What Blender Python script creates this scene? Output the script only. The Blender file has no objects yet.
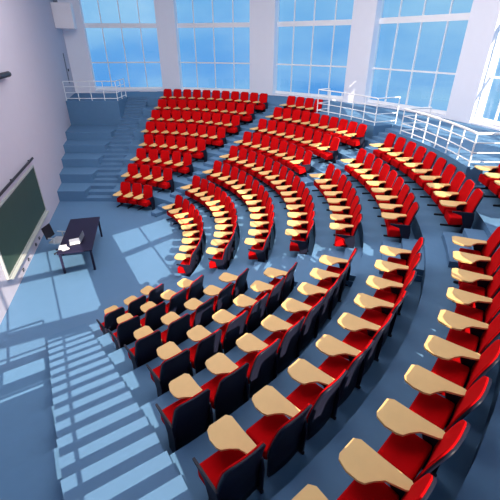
import bpy, bmesh, math, random
from mathutils import Vector, Matrix
random.seed(4)
C = bpy.context.scene.collection
PI = math.pi
R = math.radians

# ---------------------------------------------------------------- materials
def principled(name, col, rough=0.6, metal=0.0, spec=0.5, noise=0.0, nscale=8.0, bump=0.0):
    m = bpy.data.materials.new(name); m.use_nodes = True
    nt = m.node_tree; b = nt.nodes['Principled BSDF']
    b.inputs['Base Color'].default_value = (*col, 1)
    b.inputs['Roughness'].default_value = rough
    b.inputs['Metallic'].default_value = metal
    b.inputs['Specular IOR Level'].default_value = spec
    if noise or bump:
        tc = nt.nodes.new('ShaderNodeTexCoord')
        n = nt.nodes.new('ShaderNodeTexNoise'); n.inputs['Scale'].default_value = nscale; n.inputs['Detail'].default_value = 4
        nt.links.new(tc.outputs['Object'], n.inputs['Vector'])
        if noise:
            mx = nt.nodes.new('ShaderNodeMix'); mx.data_type = 'RGBA'
            mx.inputs['A'].default_value = (*[c * (1 - noise) for c in col], 1)
            mx.inputs['B'].default_value = (*[min(1, c * (1 + noise)) for c in col], 1)
            nt.links.new(n.outputs['Fac'], mx.inputs['Factor'])
            nt.links.new(mx.outputs['Result'], b.inputs['Base Color'])
        if bump:
            bp = nt.nodes.new('ShaderNodeBump'); bp.inputs['Strength'].default_value = bump; bp.inputs['Distance'].default_value = 0.01
            nt.links.new(n.outputs['Fac'], bp.inputs['Height']); nt.links.new(bp.outputs['Normal'], b.inputs['Normal'])
    return m

FLOORC = (0.088, 0.193, 0.335)
M_floor = principled('blue_floor', FLOORC, 0.5, 0, 0.35, 0.05, 2.5)
M_tier = principled('blue_carpet', (0.094, 0.206, 0.352), 0.75, 0, 0.2, 0.06, 6, 0.05)
M_step = principled('blue_step', (0.092, 0.198, 0.34), 0.7, 0, 0.25, 0.05, 6)
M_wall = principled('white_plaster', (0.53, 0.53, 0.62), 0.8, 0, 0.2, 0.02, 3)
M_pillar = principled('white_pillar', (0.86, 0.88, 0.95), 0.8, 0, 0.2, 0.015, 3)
M_frame = principled('white_window_frame', (0.93, 0.94, 0.95), 0.5)
M_ceil = principled('ceiling_white', (0.8, 0.8, 0.8), 0.9, 0, 0.1, 0.02, 2)
M_red = principled('red_upholstery', (0.5, 0.002, 0.004), 0.9, 0, 0.06, 0.08, 14, 0.05)
M_navy = principled('navy_shell', (0.010, 0.011, 0.026), 0.5, 0, 0.25, 0.05, 9)
M_black = principled('black_metal', (0.012, 0.013, 0.022), 0.45, 0.1, 0.4, 0.04, 9)
M_wood = principled('pale_laminate', (0.73, 0.475, 0.18), 0.45, 0, 0.4, 0.05, 12)
M_rail = principled('white_painted_rail', (0.85, 0.88, 0.9), 0.35)
M_board = principled('green_chalkboard', (0.035, 0.075, 0.058), 0.5, 0, 0.35, 0.12, 2)
M_bframe = principled('board_frame_grey', (0.42, 0.46, 0.45), 0.5, 0.2)
M_desk = principled('dark_indigo_wood', (0.014, 0.013, 0.04), 0.5, 0, 0.2, 0.1, 7)
M_paper = principled('white_paper', (0.8, 0.84, 0.86), 0.7, 0, 0.2, 0.01)
M_grey = principled('grey_plastic', (0.16, 0.19, 0.25), 0.4, 0, 0.4, 0.02)
M_box = principled('white_enamel', (0.8, 0.79, 0.83), 0.4, 0, 0.4, 0.01)
M_chrome = principled('pale_metal', (0.6, 0.66, 0.7), 0.3, 0.7)

M_glass = bpy.data.materials.new('window_glass'); M_glass.use_nodes = True
nt = M_glass.node_tree; nt.nodes.clear()
o_ = nt.nodes.new('ShaderNodeOutputMaterial'); tr = nt.nodes.new('ShaderNodeBsdfTransparent'); gl = nt.nodes.new('ShaderNodeBsdfGlossy')
tr.inputs['Color'].default_value = (0.95, 0.975, 0.985, 1); gl.inputs['Roughness'].default_value = 0.02
mx = nt.nodes.new('ShaderNodeMixShader')
mx.inputs[0].default_value = 0.035; nt.links.new(tr.outputs[0], mx.inputs[1]); nt.links.new(gl.outputs[0], mx.inputs[2])
nt.links.new(mx.outputs[0], o_.inputs['Surface'])

# ---------------------------------------------------------------- helpers
def finish(name, bm, mat, parent=None, smooth=False):
    bmesh.ops.recalc_face_normals(bm, faces=bm.faces)
    me = bpy.data.meshes.new(name); bm.to_mesh(me); bm.free()
    me.materials.append(mat)
    if smooth:
        for p in me.polygons: p.use_smooth = True
    o = bpy.data.objects.new(name, me); C.objects.link(o)
    if parent: o.parent = parent
    return o

def tag(o, label, cat, group=None):
    o['label'] = label; o['category'] = cat
    if group: o['group'] = group
    return o

def thing(name, label, cat, loc=(0, 0, 0), rz=0, group=None):
    o = bpy.data.objects.new(name, None); C.objects.link(o)
    o.location = loc; o.rotation_euler = (0, 0, rz)
    return tag(o, label, cat, group)

def struct(name, bm, mat, smooth=False):
    o = finish(name, bm, mat, None, smooth); o['kind'] = 'structure'; return o

def prism(bm, pts, z0, z1):
    """pts: plan polygon"""
    a = [bm.verts.new((p[0], p[1], z0)) for p in pts]
    b = [bm.verts.new((p[0], p[1], z1)) for p in pts]
    n = len(pts)
    bm.faces.new(a[::-1]); bm.faces.new(b)
    for i in range(n): bm.faces.new((a[i], a[(i + 1) % n], b[(i + 1) % n], b[i]))

def box(bm, lo, hi, mtx=None):
    vs = [bm.verts.new((x, y, z)) for z in (lo[2], hi[2]) for y in (lo[1], hi[1]) for x in (lo[0], hi[0])]
    for f in ((0, 2, 3, 1), (4, 5, 7, 6), (0, 1, 5, 4), (2, 6, 7, 3), (0, 4, 6, 2), (1, 3, 7, 5)):
        bm.faces.new([vs[i] for i in f])
    if mtx is not None: bmesh.ops.transform(bm, matrix=mtx, verts=vs)

def tube(bm, a, b, r, n=8):
    a = Vector(a); b = Vector(b); d = (b - a); L = d.length
    q = d.to_track_quat('Z', 'Y').to_matrix().to_4x4()
    bmesh.ops.create_cone(bm, cap_ends=True, segments=n, radius1=r, radius2=r, depth=L,
                          matrix=Matrix.Translation((a + b) / 2) @ q)

def bevel(bm, w, seg=2):
    bmesh.ops.bevel(bm, geom=list(bm.edges), offset=w, segments=seg, affect='EDGES', profile=0.6, clamp_overlap=True)

def pol(r, a): return (r * math.cos(R(a)), r * math.sin(R(a)))

# ---------------------------------------------------------------- hall geometry (arc centre at the origin)
RS = [4.809, 5.913, 7.038, 8.144, 9.269, 10.44, 11.672, 12.859]
ZT = [0.0, 0.477, 0.895, 1.305, 1.709, 2.107, 2.493, 2.898]
EK = [4.2] + [RS[k] - 0.61 for k in range(1, 8)]      # front edge of each tier
GW = 13.5; ZD = 3.40                                   # gangway / deck
RW = 16.5                                              # inner face of the window wall
WN = Vector((0.96683, 0.2554)); WT = Vector((-0.2554, 0.96683)); WC = -0.441   # stage wall
def wall_pt(t, off=0.0):
    p = WN * (WC + off) + WT * t; return (p.x, p.y)
def wall_x(y): return (WC - WN.y * y) / WN.x
AXN = R(-57.1); DN = Vector((math.cos(AXN), math.sin(AXN))); SN = Vector((-DN.y, DN.x))  # near stairs: out / towards the seats
def npt(d, s): p = DN * d + SN * s; return (p.x, p.y)

def a_end(r):     # ring starts on x=.56 (far stairs)
    return math.degrees(math.acos(0.56 / r))
def a_start(r):   # ring ends on the near stairs right edge
    return -57.1 + math.degrees(math.asin(0.30 / r))

def ring(bm, r0, r1, z0, z1, aa=None, ab=None, da=3.0):
    A0 = a_start(r0) if aa is None else aa; A1 = a_start(r1) if aa is None else aa
    B0 = a_end(r0) if ab is None else ab; B1 = a_end(r1) if ab is None else ab
    n = max(2, int((B0 - A0) / da))
    inner = [pol(r0, A0 + (B0 - A0) * i / n) for i in range(n + 1)]
    outer = [pol(r1, A1 + (B1 - A1) * i / n) for i in range(n + 1)]
    vs = []
    for i in range(n + 1):
        vs.append([bm.verts.new((*inner[i], z0)), bm.verts.new((*inner[i], z1)), bm.verts.new((*outer[i], z1)), bm.verts.new((*outer[i], z0))])
    for i in range(n):
        for j in range(4):
            bm.faces.new((vs[i][j], vs[i + 1][j], vs[i + 1][(j + 1) % 4], vs[i][(j + 1) % 4]))
    bm.faces.new(vs[0]); bm.faces.new(vs[n][::-1])

# floor
bm = bmesh.new()
ang = [106.3 - i * (106.3 + 77.5) / 40 for i in range(41)]
prism(bm, [pol(RW + 0.8, a) for a in ang], -0.2, 0.0)
struct('floor', bm, M_floor)

# seating tiers
for k in range(1, 8):
    bm = bmesh.new()
    r1 = EK[k + 1] if k < 7 else GW
    ring(bm, EK[k], r1, 0.0, ZT[k])
    struct('seating_tier', bm, M_tier)
# far side steps between the stairs and the stage wall
XL = -0.64
for k in range(1, 6):
    y0 = EK[k]; y1 = EK[k + 1] if k < 5 else 11.83
    bm = bmesh.new(); prism(bm, [(wall_x(y0), y0), (XL, y0), (XL, y1), (wall_x(y1), y1)], 0, ZT[k])
    struct('seating_tier', bm, M_tier)
# near side, the same seen from the other direction
def nwall(d):
    # parameter s where the line at distance d meets the stage wall
    p = DN * d
    return (WC - WN.dot(p)) / WN.dot(SN)
for k in range(1, 6):
    d0 = EK[k]; d1 = EK[k + 1] if k < 5 else 11.83
    bm = bmesh.new(); prism(bm, [npt(d0, nwall(d0)), npt(d0, -0.3), npt(d1, -0.3), npt(d1, nwall(d1))], 0, ZT[k])
    struct('seating_tier', bm, M_tier)
for k in (6, 7):
    d0 = EK[k]; d1 = EK[k + 1] if k < 7 else 13.52
    bm = bmesh.new(); prism(bm, [npt(d0, -1.05), npt(d0, -0.3), npt(d1, -0.3), npt(d1, -1.05)], 0 if k > 6 else 1.0, ZT[k])
    struct('seating_tier', bm, M_tier)
# platforms and gangway
bm = bmesh.new()
rr = RW + 0.3
far = [(rr * math.cos(R(a)), rr * math.sin(R(a))) for a in (92.2, 95, 98, 101, 104)]
prism(bm, [(wall_x(11.83), 11.83), (XL, 11.83), far[0], *far[1:], (wall_x(16.1), 16.1)], 0, ZD)
struct('upper_platform', bm, M_tier)
bm = bmesh.new()
far = [pol(rr, a) for a in (-59.8, -62, -64, -67, -70, -73)]
prism(bm, [npt(11.12, nwall(11.12)), npt(11.12, -0.8), *far, npt(16.1, nwall(16.1))], 0, ZD)
struct('upper_platform', bm, M_tier)
bm = bmesh.new(); ring(bm, GW, rr, 0, ZD, -61.4); struct('upper_gangway', bm, M_tier)
# central deck, with a notch where the stairs arrive
bm = bmesh.new(); ring(bm, 12.55, GW + .01, 2.0, ZD, 22.0, 39.0); struct('central_deck', bm, M_tier)
bm = bmesh.new(); ring(bm, 12.55, GW + .01, 2.0, ZD, -3.6, 15.6); struct('central_deck', bm, M_tier)

# stairs
def far_stairs():
    bm = bmesh.new()
    steps = []
    for k in range(1, 8):
        d = (EK[k + 1] if k < 7 else 13.0) - EK[k]; dz = ZT[k] - ZT[k - 1]
        for i in range(3): steps.append((EK[k] + d * i / 3, ZT[k - 1] + dz * (i + 1) / 3))
    for i in range(3): steps.append((13.0 + 0.25 * i, ZT[7] + 0.125 * (i + 1)))
    steps.append((13.75, ZD))
    for i, (y, z) in enumerate(steps):
        y1 = steps[i + 1][0] if i + 1 < len(steps) else 16.3
        prism(bm, [(XL, y), (0.56, y), (0.56, y1), (XL, y1)], max(0, z - 0.6), z)
    return struct('aisle_stairs', bm, M_step)
far_stairs()
bm = bmesh.new(); st = []
for k in range(1, 8):
    d = EK[k] - (EK[k - 1]); dz = ZT[k] - ZT[k - 1]
    for i in range(3): st.append((EK[k] - d + d * i / 3, ZT[k - 1] + dz * (i + 1) / 3 + .012))
for i in range(4): st.append((EK[7] + 0.32 * i, ZT[7] + 0.125 * (i + 1)))
for i, (y, z) in enumerate(st):
    y1 = st[i + 1][0] if i + 1 < len(st) else 13.52
    w0 = 0.44 + 0.012 * i * 0.6
    prism(bm, [npt(y, -w0), npt(y, w0), npt(y1, w0), npt(y1, -w0)], max(0, z - 0.75), z)
struct('aisle_stairs', bm, M_step)
def wedge_stairs(aa, ab, k0, k1, flight=None):
    bm = bmesh.new()
    for k in range(k0, k1 + 1):
        d = EK[k] - EK[k - 1]; dz = ZT[k] - ZT[k - 1]
        for i in (1, 2):
            r0 = EK[k] - d + d * i / 3; z = ZT[k - 1] + dz * i / 3
            fa = aa(r0) if callable(aa) else aa; fb = ab(r0) if callable(ab) else ab
            ring(bm, r0, EK[k], ZT[k - 1] - .02, z, fa, fb)
    for (r0, r1, z) in (flight or []):
        fa = aa(r0) if callable(aa) else aa; fb = ab(r0) if callable(ab) else ab
        ring(bm, r0, r1, z - 0.3, z, fa, fb)
    return struct('aisle_stairs', bm, M_step)
fl = [(12.78, 13.52, 3.02), (13.02, 13.52, 3.15), (13.26, 13.52, 3.275)]
wedge_stairs(lambda r: 50.6, lambda r: 54.4, 1, 7, fl)
wedge_stairs(lambda r: 15.7, lambda r: 19.6 if r < 12.4 else 21.9, 5, 7, [(12.5, 13.52, 3.02), (12.8, 13.52, 3.15), (13.1, 13.52, 3.275)])
wedge_stairs(lambda r: -(17.5 + 57 / r), lambda r: -15.7, 1, 7, fl)

# ---------------------------------------------------------------- walls
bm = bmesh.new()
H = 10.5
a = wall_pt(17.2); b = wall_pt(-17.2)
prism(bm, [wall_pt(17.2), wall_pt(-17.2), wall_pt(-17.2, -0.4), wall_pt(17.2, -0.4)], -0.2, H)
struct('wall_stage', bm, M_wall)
bm = bmesh.new(); prism(bm, [pol(RW + 1.2, x) for x in ang] , H, H + 0.3); struct('ceiling', bm, M_ceil)
# curved wall below the windows and lintel above
bm = bmesh.new(); ring(bm, RW, RW + 0.9, -0.2, ZD + 0.07, -77.2, 106.1); struct('wall_curved', bm, M_pillar)
bm = bmesh.new(); ring(bm, RW, RW + 0.9, 9.95, H, -77.2, 106.1); struct('wall_curved', bm, M_pillar)
PIL = [(101.95, 106.6), (82.5, 86.7), (60.35, 65.9), (39.4, 44.0), (18.35, 22.8), (4.6, 5.8), (-13.1, -8.6), (-35.1, -29.6), (-56.05, -52.4), (-77.4, -71.2)]
RG = RW + 0.42
for (a0, a1) in PIL:
    bm = bmesh.new(); ring(bm, RW - 0.03, RW + 0.55, ZD, 10.0, a0, a1, 1.2)
    struct('wall_pillar', bm, M_pillar)
n = 0
WE = {8: (-71.9, -55.5), 7: (-52.6, -35.4)}
for i in range(len(PIL) - 1):
    a1 = PIL[i][0]; a0 = PIL[i + 1][1]
    n += 1
    ea, eb = WE.get(i, (a0 - 0.2, a1 + 0.5)); P0 = Vector(pol(RG, ea)); P1 = Vector(pol(RG, eb)); d = (P1 - P0); L = d.length; d.normalize(); nn = Vector((d.y, -d.x))
    win = bpy.data.objects.new('window_%d' % n, None); C.objects.link(win); win['kind'] = 'structure'
    win.location = (P0.x, P0.y, ZD); rz = math.atan2(d.y, d.x); win.rotation_euler = (0, 0, rz)
    z0 = 0.07; z1 = 10.0 - ZD
    npan = 4 if L > 3.5 else 2
    bm = bmesh.new()
    T = 0.045
    for j in range(npan + 1):
        x = L * j / npan; w = 0.024 if 0 < j < npan else 0.16
        box(bm, (x - w, -T, z0), (x + w, T, z1))
    for (zz, hh) in ((3.56, 0.075), (5.12, 0.035), (7.18, 0.125), (8.72, 0.07), (9.9, 0.1)):
        box(bm, (0, -T * 1.3, zz - hh - ZD), (L, T * 1.3, zz + hh - ZD))
    finish('window_frame', bm, M_frame, win)
    bm = bmesh.new(); box(bm, (0, -0.006, z0), (L, 0.006, z1)); finish('window_pane', bm, M_glass, win)

# ---------------------------------------------------------------- railings
def railing(path, label, group='white railings of the upper level', hgt=1.0, space=0.75, top=0.035):
    """path: list of plan points on the deck"""
    root = thing('metal_railing', label, 'railing', (path[0][0], path[0][1], ZD), 0)
    o = Vector((path[0][0], path[0][1], ZD))
    for i in range(len(path) - 1):
        a = Vector((*path[i], ZD)) - o; b = Vector((*path[i + 1], ZD)) - o
        for hz, rad in ((hgt, top), (hgt * 0.72, 0.017), (hgt * 0.42, 0.017), (0.12, 0.019)):
            bm = bmesh.new(); tube(bm, a + Vector((0, 0, hz)), b + Vector((0, 0, hz)), rad if hz < 1 else 0.023, 8)
            finish('rail', bm, M_rail, root, False)
    L = 0; pts = [Vector(path[0])]
    posts = []
    for i in range(len(path) - 1):
        a = Vector(path[i]); b = Vector(path[i + 1]); n_ = max(1, round((b - a).length / space))
        for j in range(n_): posts.append(a.lerp(b, j / n_))
    posts.append(Vector(path[-1]))
    for p in posts:
        q_ = Vector((p.x, p.y, ZD)) - o
        bm = bmesh.new(); tube(bm, q_, q_ + Vector((0, 0, hgt)), 0.021, 8); finish('post', bm, M_rail, root)
    return root
def arcpts(r, a, b, step): 
    n_ = max(1, round(abs(b - a) / step)); return [pol(r, a + (b - a) * i / n_) for i in range(n_ + 1)]
railing([(wall_x(11.95) + .05, 11.95), (XL - 0.05, 11.95), (XL - 0.05, 13.6)], 'white railing along the platform at the far end of the stage wall', space=0.82)
railing([pol(13.4, 38.6)] + arcpts(12.65, 38.6, 22.5, 3.3) + [pol(13.7, 22.5)], 'white curved railing behind the last seats of the centre block, left of the stair opening', space=0.85)
railing([pol(13.7, 15.2)] + arcpts(12.62, 15.2, -3.2, 3.3) + [pol(15.3, -3.2)], 'white curved railing behind the right block of seats, right of the stair opening', space=0.85, hgt=0.85)
railing([npt(11.24, nwall(11.24) + .05), npt(11.24, -0.86), npt(13.6, -0.86)], 'white railing on the near platform above the front stairs', space=0.82)

# ---------------------------------------------------------------- auditorium seat
def sheet(bm, zs, hw, xf, thick, ny=10):
    """upright curved sheet: rows at heights zs with half-width hw(z), front surface xf(y,z)"""
    F = []; B = []
    for z in zs:
        w = hw(z)
        F.append([bm.verts.new((xf(w * (2 * j / ny - 1), z), w * (2 * j / ny - 1), z)) for j in range(ny + 1)])
        B.append([bm.verts.new((xf(w * (2 * j / ny - 1), z) + thick, w * (2 * j / ny - 1), z)) for j in range(ny + 1)])
    m = len(zs)
    for i in range(m - 1):
        for j in range(ny):
            bm.faces.new((F[i][j], F[i][j + 1], F[i + 1][j + 1], F[i + 1][j]))
            bm.faces.new((B[i][j], B[i + 1][j], B[i + 1][j + 1], B[i][j + 1]))
        bm.faces.new((F[i][0], F[i + 1][0], B[i + 1][0], B[i][0]))
        bm.faces.new((F[i][ny], B[i][ny], B[i + 1][ny], F[i + 1][ny]))
    for j in range(ny):
        bm.faces.new((F[0][j], B[0][j], B[0][j + 1], F[0][j + 1]))
        bm.faces.new((F[m - 1][j], F[m - 1][j + 1], B[m - 1][j + 1], B[m - 1][j]))

ZTOP = 1.0
def hw_back(z):
    base = 0.266 - 0.034 * max(0, (z - 0.45)) / 0.5
    rc = 0.09; dz = z - (ZTOP - rc)
    if dz > 0: base -= rc - math.sqrt(max(0, rc * rc - dz * dz)) * 1.0
    return base
def xf_back(y, z):
    t = max(0, z - 0.36); return 0.27 + 0.14 * t / 0.64 - 0.35 * y * y - 0.02 * math.sin(PI * min(1, t / 0.66))

def side_panel_bm(y):
    bm = bmesh.new()
    pr_ = [(0.15, 0.0), (0.34, 0.0), (0.36, 0.42), (0.33, 0.585), (-0.10, 0.585), (-0.10, 0.56), (0.10, 0.50), (0.17, 0.30)]
    vs0 = [bm.verts.new((x, y - 0.013, z)) for x, z in pr_]; vs1 = [bm.verts.new((x, y + 0.013, z)) for x, z in pr_]
    k = len(pr_)
    bm.faces.new(vs0); bm.faces.new(vs1[::-1])
    for i in range(k): bm.faces.new((vs0[i], vs1[i], vs1[(i + 1) % k], vs0[(i + 1) % k]))
    return bm
def foot_bm(y):
    bm = bmesh.new(); box(bm, (-0.14, y - 0.022, 0.0), (0.36, y + 0.022, 0.045)); bevel(bm, 0.012, 1); return bm

def make_seat():
    t = thing('auditorium_seat', '', 'chair')
    bm = bmesh.new(); n_ = 6
    box(bm, (-0.11, -0.245, 0.24), (0.245, 0.245, 0.43)); bevel(bm, 0.04, 3)
    for v in bm.verts:
        if v.co.z < 0.36 : v.co.z += 0.08 * (v.co.x - 0.0) / 0.4 * 0.6
    finish('seat_cushion', bm, M_red, t, True)
    bm = bmesh.new()
    zs = [0.36 + (ZTOP - 0.09 - 0.36) * i / 7 for i in range(8)] + [ZTOP - 0.09 + 0.09 * math.sin(R(x)) for x in (20, 40, 60, 78)]
    sheet(bm, zs, hw_back, xf_back, 0.024)
    bk = finish('backrest', bm, M_red, t, True)
    bm = bmesh.new()
    zs2 = [0.06, 0.2] + zs
    sheet(bm, zs2, lambda z: (hw_back(z) + 0.002) if z > 0.36 else 0.25, lambda y, z: xf_back(y, z) + 0.02, 0.03)
    finish('back_shell', bm, M_navy, bk, True)['label'] = 'dark navy rear shell'
    # writing tablet: paddle at the front, narrow arm at the right hand
    out = [(-0.25, 0.30), (-0.20, 0.345), (-0.01, 0.34), (0.27, 0.345), (0.305, 0.32), (0.305, 0.26), (0.27, 0.23), (0.12, 0.17), (0.06, 0.09), (0.02, 0.01),
           (-0.03, -0.015), (-0.13, -0.02), (-0.22, 0.02), (-0.245, 0.07)]
    out = [(x * (1.14 if x < 0 else 1.0), 0.02 + (y - 0.05) * 0.94) for x, y in out][::-1]
    bm = bmesh.new()
    prism(bm, out, 0.592, 0.617)
    finish('writing_tablet', bm, M_wood, t)['label'] = 'pale wooden writing tablet'
    finish('side_panel', side_panel_bm(0.268), M_navy, t)
    finish('foot', foot_bm(0.262), M_black, t)
    return t
seat0 = make_seat()
used = [False]
def dup(root):
    r = root.copy(); C.objects.link(r)
    for ch in list(root.children):
        c = ch.copy(); C.objects.link(c); c.parent = r
        for g in ch.children:
            d = g.copy(); C.objects.link(d); d.parent = c
    return r
ORD = ['first', 'second', 'third', 'fourth', 'fifth', 'sixth', 'seventh', 'eighth', 'ninth', 'tenth', 'eleventh', 'twelfth', 'thirteenth', 'fourteenth', 'fifteenth']
end_panel_mesh = None
def put_seat(a, k, label, group, last, dr=0):
    global end_panel_mesh
    s = seat0 if not used[0] else dup(seat0)
    used[0] = True
    r = RS[k - 1] + dr
    p = pol(r, a)
    s.location = (p[0], p[1], ZT[k - 1]); s.rotation_euler = (0, 0, R(a))
    tag(s, label, 'chair', group)
    return s
BL = {'F': 'far left block', 'M': 'centre block', 'P': 'right block', 'N': 'near block'}
ROWS = {'F': {1: (3, 77.5, 64.7), 2: (4, 79.01, 61.97), 3: (5, 79.41, 59.77), 4: (6, 79.7, 59.8), 5: (8, 81.82, 57.45), 6: (9, 82.34, 57.19), 7: (10, 82.47, 56.9), 8: (11, 82.59, 56.57)},
        'M': {1: (9, 42.1, -8.8), 2: (12, 45.0, -12.0), 3: (13, 44.51, -11.84), 4: (15, 45.73, -12.15), 5: (8, 47.3, 22.44), 6: (9, 47.85, 22.6), 7: (10, 48.2, 22.94), 8: (4, 48.6, 41.2)},
        'P': {5: (8, 11.69, -13.62), 6: (9, 12.74, -13.5), 7: (10, 14.49, -12.96), 8: (4, -5.4, -13.5)},
        'N': {1: (3, -31.9, -44.9), 2: (4, -29.38, -46.53), 3: (5, -27.79, -47.65), 4: (6, -27.03, -48.24), 5: (8, -24.16, -50.18), 6: (9, -23.35, -51.0), 7: (10, -22.16, -50.7), 8: (11, -21.5, -48.2)}}
end_chairs = []
for blk, rows in ROWS.items():
    for k, (n_, a0, a1) in rows.items():
        r = RS[k - 1]; off = math.degrees((0.19 - {'F': -0.03, 'M': 0.05, 'P': 0.03, 'N': (0, .09, .09, .09, .08, .01, .03, -.05, 0)[k]}[blk]) / r)
        for j in range(n_):
            a = a0 + (a1 - a0) * j / (n_ - 1) - off
            side = 'left' if blk in 'FMP' else 'upper right end'
            frm = {'F': 'from left', 'M': 'from far end', 'P': 'from far end', 'N': 'from centre aisle'}[blk]
            lab = 'red tablet-arm seat, %s %s in %s row of %s' % (ORD[j], frm, ORD[k - 5 if blk == 'P' else k - 1], BL[blk])
            s = put_seat(a, k, lab, 'red seats of the ' + BL[blk], j == n_ - 1, (0, .08, .08, .08, .08, .05, .02, 0, 0)[k] if blk == 'N' else 0)
            if j == n_ - 1: end_chairs.append(s)
pm = None; fm = None
for s in end_chairs:     # the last seat of a row closes it with a second side panel
    if pm is None:
        o1 = finish('side_panel', side_panel_bm(-0.268), M_navy, s)
        pm = o1.data
    else:
        o1 = bpy.data.objects.new('side_panel', pm); C.objects.link(o1); o1.parent = s

# ---------------------------------------------------------------- stage wall fittings
RZW = math.atan2(WT.y, WT.x)          # local x runs along the wall, local -y points into the hall
def wall_thing(name, label, cat, t, z): 
    p = wall_pt(t); return thing(name, label, cat, (p[0], p[1], z), RZW)
# local frame: x along wall (t), y = into the wall (negative = hall side)
cb = wall_thing('chalkboard', 'long dark green chalkboard on the white stage wall', 'chalkboard', 0.6, 0.58)
x0, x1, h = -2.46, 2.46, 1.74
bm = bmesh.new(); box(bm, (x0, -0.045, 0.06), (x1, -0.005, h)); finish('writing_surface', bm, M_board, cb)
bm = bmesh.new()
box(bm, (x0 - 0.06, -0.065, 0.0), (x1 + 0.06, -0.003, 0.06)); box(bm, (x0 - 0.06, -0.065, h), (x1 + 0.06, -0.003, h + 0.05))
box(bm, (x0 - 0.06, -0.065, 0.06), (x0, -0.003, h)); box(bm, (x1, -0.065, 0.06), (x1 + 0.04, -0.003, h))
finish('board_frame', bm, M_bframe, cb)
bm = bmesh.new(); box(bm, (x0, -0.16, -0.03), (x1, -0.066, 0.0)); finish('chalk_tray', bm, M_bframe, cb)
rod = wall_thing('screen_rail', 'thin black rail running above the green chalkboard', 'rail', 0.6, 2.62)
bm = bmesh.new(); tube(bm, (-2.5, -0.09, 0), (2.5, -0.09, 0), 0.04, 12); finish('bar', bm, M_black, rod)
for x in (-2.2, 0, 2.2):
    bm = bmesh.new(); box(bm, (x - 0.02, -0.09, -0.02), (x + 0.02, 0.0, 0.02)); finish('bracket', bm, M_black, rod)
rod = wall_thing('wall_bar', 'thick black bar high on the stage wall at the left edge', 'bar', 2.2, 5.4)
bm = bmesh.new(); tube(bm, (-1.2, -0.14, 0), (0.72, -0.14, 0), 0.085, 14); finish('bar_body', bm, M_black, rod)
bm = bmesh.new(); box(bm, (-0.9, -0.14, -0.03), (-0.84, 0.0, 0.03)); box(bm, (0.3, -0.14, -0.03), (0.36, 0.0, 0.03)); finish('bracket', bm, M_black, rod)
for i, (t, lb) in enumerate([(1.53, 'small black wall socket nearest the desk, low on the stage wall'), (1.02, 'small black wall socket, second from the desk, low on stage wall'),
                             (-0.03, 'small black wall socket, third from the desk, below the chalkboard'), (-0.68, 'small black wall socket, farthest from the desk, below the chalkboard')]):
    s = wall_thing('wall_socket', lb, 'socket', t, 0.16); s['group'] = 'sockets low on the stage wall'
    bm = bmesh.new(); box(bm, (-0.05, -0.03, -0.05), (0.05, 0.0, 0.05)); bevel(bm, 0.01, 1); finish('plate', bm, M_black, s)
    bm = bmesh.new(); tube(bm, (0, -0.05, 0), (0, -0.03, 0), 0.028, 12); finish('outlet', bm, M_grey, s)
bx = wall_thing('wall_cabinet', 'white box mounted high on the stage wall beside the windows', 'box', 14.55, 6.95)
bm = bmesh.new(); box(bm, (-0.35, -1.0, 0), (0.6, 0, 1.22)); bevel(bm, 0.02, 1); finish('casing', bm, M_box, bx)
bm = bmesh.new(); box(bm, (-0.365, -0.92, 0.08), (-0.345, -0.1, 1.14)); finish('front_panel', bm, M_box, bx)
bm = bmesh.new(); box(bm, (-0.1, -0.32, 1.22), (0.1, -0.12, 2.3)); finish('mount', bm, M_grey, bx)
cd = wall_thing('wall_conduit', 'thin dark vertical conduit on the stage wall above the far platform', 'pipe', 14.75, 4.1)
bm = bmesh.new(); box(bm, (-0.05, -0.05, 0), (0.05, 0.0, 1.62)); finish('cover', bm, M_grey, cd)
bm = bmesh.new(); box(bm, (0.55, -0.05, 0.62), (0.67, 0, 0.76)); finish('switch', bm, M_black, cd)

# ---------------------------------------------------------------- lecturer's desk
A = Vector((0.31, 1.72)); B = Vector((1.30, 1.88)); Cc = Vector((1.93, -0.62)); D = A + Cc - B
mid = (A + Cc) / 2; ux = (B - A).normalized(); uy = Vector((-ux.y, ux.x)); W = (B - A).length; Lg = (B - Cc).length
rzd = math.atan2((B - Cc).y, (B - Cc).x) - PI / 2
dk = thing('lecturer_desk', 'long dark indigo desk on the floor before the chalkboard', 'desk', (mid.x, mid.y, 0), rzd)
bm = bmesh.new(); box(bm, (-W / 2, -Lg / 2, 0.715), (W / 2, Lg / 2, 0.76)); bevel(bm, 0.008, 1); finish('desktop', bm, M_desk, dk)
for sx in (-1, 1):
    for sy in (-1, 1):
        bm = bmesh.new(); x = sx * (W / 2 - 0.06); y = sy * (Lg / 2 - 0.1)
        box(bm, (x - 0.03, y - 0.03, 0), (x + 0.03, y + 0.03, 0.715)); finish('leg', bm, M_desk, dk)
bm = bmesh.new(); box(bm, (-W / 2 + 0.05, -Lg / 2 + 0.08, 0.63), (-W / 2 + 0.075, Lg / 2 - 0.08, 0.715)); box(bm, (W / 2 - 0.075, -Lg / 2 + 0.08, 0.63), (W / 2 - 0.05, Lg / 2 - 0.08, 0.715))
finish('apron', bm, M_desk, dk)
lp = thing('laptop', 'open laptop with pale keyboard and grey screen on the dark desk', 'laptop', (1.18, -0.05, 0.76), R(-62))
bm = bmesh.new(); box(bm, (-0.2, -0.15, 0), (0.2, 0.15, 0.022)); bevel(bm, 0.006, 1); finish('keyboard_base', bm, M_paper, lp)
bm = bmesh.new(); box(bm, (-0.2, 0, 0), (0.2, 0.015, 0.27), Matrix.Translation((0, 0.15, 0.02)) @ Matrix.Rotation(R(-35), 4, 'X')); finish('screen', bm, M_grey, lp)
pp = thing('paper_sheets', 'white sheets of paper lying on the desk beside the laptop', 'paper', (0.96, -0.42, 0.76), R(20))
bm = bmesh.new(); box(bm, (-0.105, -0.15, 0), (0.105, 0.15, 0.006)); finish('sheet', bm, M_paper, pp)
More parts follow.
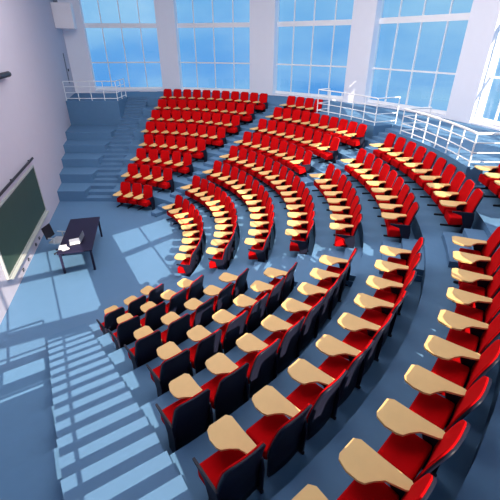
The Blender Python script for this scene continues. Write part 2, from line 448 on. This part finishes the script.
bm = bmesh.new(); box(bm, (-0.105, -0.15, 0), (0.105, 0.15, 0.006), Matrix.Translation((0.06, -0.1, 0.006)) @ Matrix.Rotation(R(25), 4, 'Z')); finish('sheet', bm, M_paper, pp)
# office chair behind the desk
oc = thing('desk_chair', 'chair with black back and pale seat between desk and stage wall', 'chair', (0.31, 0.64, 0), R(-6))
bm = bmesh.new(); box(bm, (-0.24, -0.24, 0.42), (0.24, 0.24, 0.49)); bevel(bm, 0.03, 2); finish('seat', bm, M_chrome, oc, True)
bm = bmesh.new(); box(bm, (-0.02, -0.22, 0), (0.02, 0.22, 0.42), Matrix.Translation((-0.27, 0, 0.56)) @ Matrix.Rotation(R(-12), 4, 'Y')); bevel(bm, 0.015, 2); finish('backrest', bm, M_black, oc)
bm = bmesh.new(); tube(bm, (0, 0, 0.08), (0, 0, 0.42), 0.03, 12); finish('post', bm, M_chrome, oc)
for i in range(5):
    a = R(72 * i + 20); bm = bmesh.new()
    tube(bm, (0, 0, 0.09), (0.26 * math.cos(a), 0.26 * math.sin(a), 0.045), 0.018, 8)
    bmesh.ops.create_uvsphere(bm, u_segments=8, v_segments=6, radius=0.032, matrix=Matrix.Translation((0.26 * math.cos(a), 0.26 * math.sin(a), 0.032)))
    finish('leg', bm, M_black, oc)
for sy in (-1, 1):
    bm = bmesh.new(); box(bm, (-0.18, sy * 0.27 - 0.02, 0.64), (0.15, sy * 0.27 + 0.02, 0.665)); box(bm, (-0.02, sy * 0.27 - 0.012, 0.45), (0.02, sy * 0.27 + 0.012, 0.64)); box(bm, (-0.02, min(sy * 0.2, sy * 0.27), 0.44), (0.02, max(sy * 0.2, sy * 0.27), 0.46)); finish('armrest', bm, M_chrome, oc)

# ---------------------------------------------------------------- sky, sun, added fill lights
w = bpy.data.worlds.new('sky'); bpy.context.scene.world = w; w.use_nodes = True
nt = w.node_tree; nt.nodes.clear()
out_ = nt.nodes.new('ShaderNodeOutputWorld'); bg = nt.nodes.new('ShaderNodeBackground')
tc = nt.nodes.new('ShaderNodeTexCoord'); sp = nt.nodes.new('ShaderNodeSeparateXYZ')
rp = nt.nodes.new('ShaderNodeValToRGB')
rp.color_ramp.elements[0].position = 0.46; rp.color_ramp.elements[0].color = (0.11, 0.38, 0.87, 1)
rp.color_ramp.elements[1].position = 0.60; rp.color_ramp.elements[1].color = (0.24, 0.57, 0.88, 1)
mr = nt.nodes.new('ShaderNodeMapRange'); mr.inputs['From Min'].default_value = -1; mr.inputs['From Max'].default_value = 1
nt.links.new(tc.outputs['Generated'], sp.inputs[0]); nt.links.new(sp.outputs['Z'], mr.inputs['Value']); nt.links.new(mr.outputs[0], rp.inputs[0])
mp = nt.nodes.new('ShaderNodeMapping'); mp.inputs['Scale'].default_value = (1.0, 1.0, 2.6)
ns = nt.nodes.new('ShaderNodeTexNoise'); ns.inputs['Scale'].default_value = 3.2; ns.inputs['Detail'].default_value = 5; ns.inputs['Roughness'].default_value = 0.5
nt.links.new(tc.outputs['Generated'], mp.inputs[0]); nt.links.new(mp.outputs[0], ns.inputs['Vector'])
cr = nt.nodes.new('ShaderNodeValToRGB'); cr.color_ramp.elements[0].position = 0.40; cr.color_ramp.elements[1].position = 0.68
cr.color_ramp.elements[0].color = (0, 0, 0, 1); cr.color_ramp.elements[1].color = (0.9, 0.9, 0.9, 1)
nt.links.new(ns.outputs['Fac'], cr.inputs[0])
mc = nt.nodes.new('ShaderNodeMix'); mc.data_type = 'RGBA'
nt.links.new(cr.outputs[0], mc.inputs['Factor']); nt.links.new(rp.outputs[0], mc.inputs['A']); mc.inputs['B'].default_value = (0.36, 0.67, 0.95, 1)
nt.links.new(mc.outputs['Result'], bg.inputs['Color']); bg.inputs['Strength'].default_value = 1.0
nt.links.new(bg.outputs[0], out_.inputs['Surface'])

sun = bpy.data.lights.new('sun', 'SUN'); sun.energy = 13.0; sun.angle = R(0.15); sun.color = (1.0, 0.80, 0.63)
so = bpy.data.objects.new('sun', sun); C.objects.link(so)
EL = math.atan(0.55); AZ = R(-60)
sd = Vector((math.cos(AZ) * math.cos(EL), math.sin(AZ) * math.cos(EL), math.sin(EL)))
so.rotation_euler = sd.to_track_quat('Z', 'Y').to_euler(); so.location = (20, -30, 25)
# added fill below the ceiling, lifts the soft ambient; not a fitting of the hall
ar = bpy.data.lights.new('ambient_fill', 'AREA'); ar.shape = 'DISK'; ar.size = 15; ar.energy = 1150; ar.color = (1.0, 0.9, 0.88)
ao = bpy.data.objects.new('ambient_fill', ar); C.objects.link(ao); ao.location = (6.2, 1.2, 10.3)

ar = bpy.data.lights.new('pillar_fill', 'AREA'); ar.shape = 'DISK'; ar.size = 3; ar.energy = 500; ar.color = (1.0, 0.92, 0.9)  # added fill aimed at the far pillars to brighten them, no real floodlight there
ao = bpy.data.objects.new('pillar_fill', ar); C.objects.link(ao); ao.location = (4.0, -1.5, 9.0)
ao.rotation_euler = (Vector((4.0, -1.5, 9.0)) - Vector((10, 12, 10.0))).to_track_quat('Z', 'Y').to_euler()
# ---------------------------------------------------------------- camera
cam = bpy.data.cameras.new('camera'); cam.sensor_width = 36; cam.lens = 26.9885; cam.clip_end = 300
co = bpy.data.objects.new('camera', cam); C.objects.link(co)
co.location = (6.749, -10.5748, 6.3181); co.rotation_euler = (PI / 2 - 0.5078419, 0, 0)
sc = bpy.context.scene; sc.camera = co
sc.view_settings.view_transform = 'Standard'; sc.view_settings.look = 'None'; sc.view_settings.gamma = 1; sc.view_settings.use_curve_mapping = False
sc.view_settings.exposure = 0.0
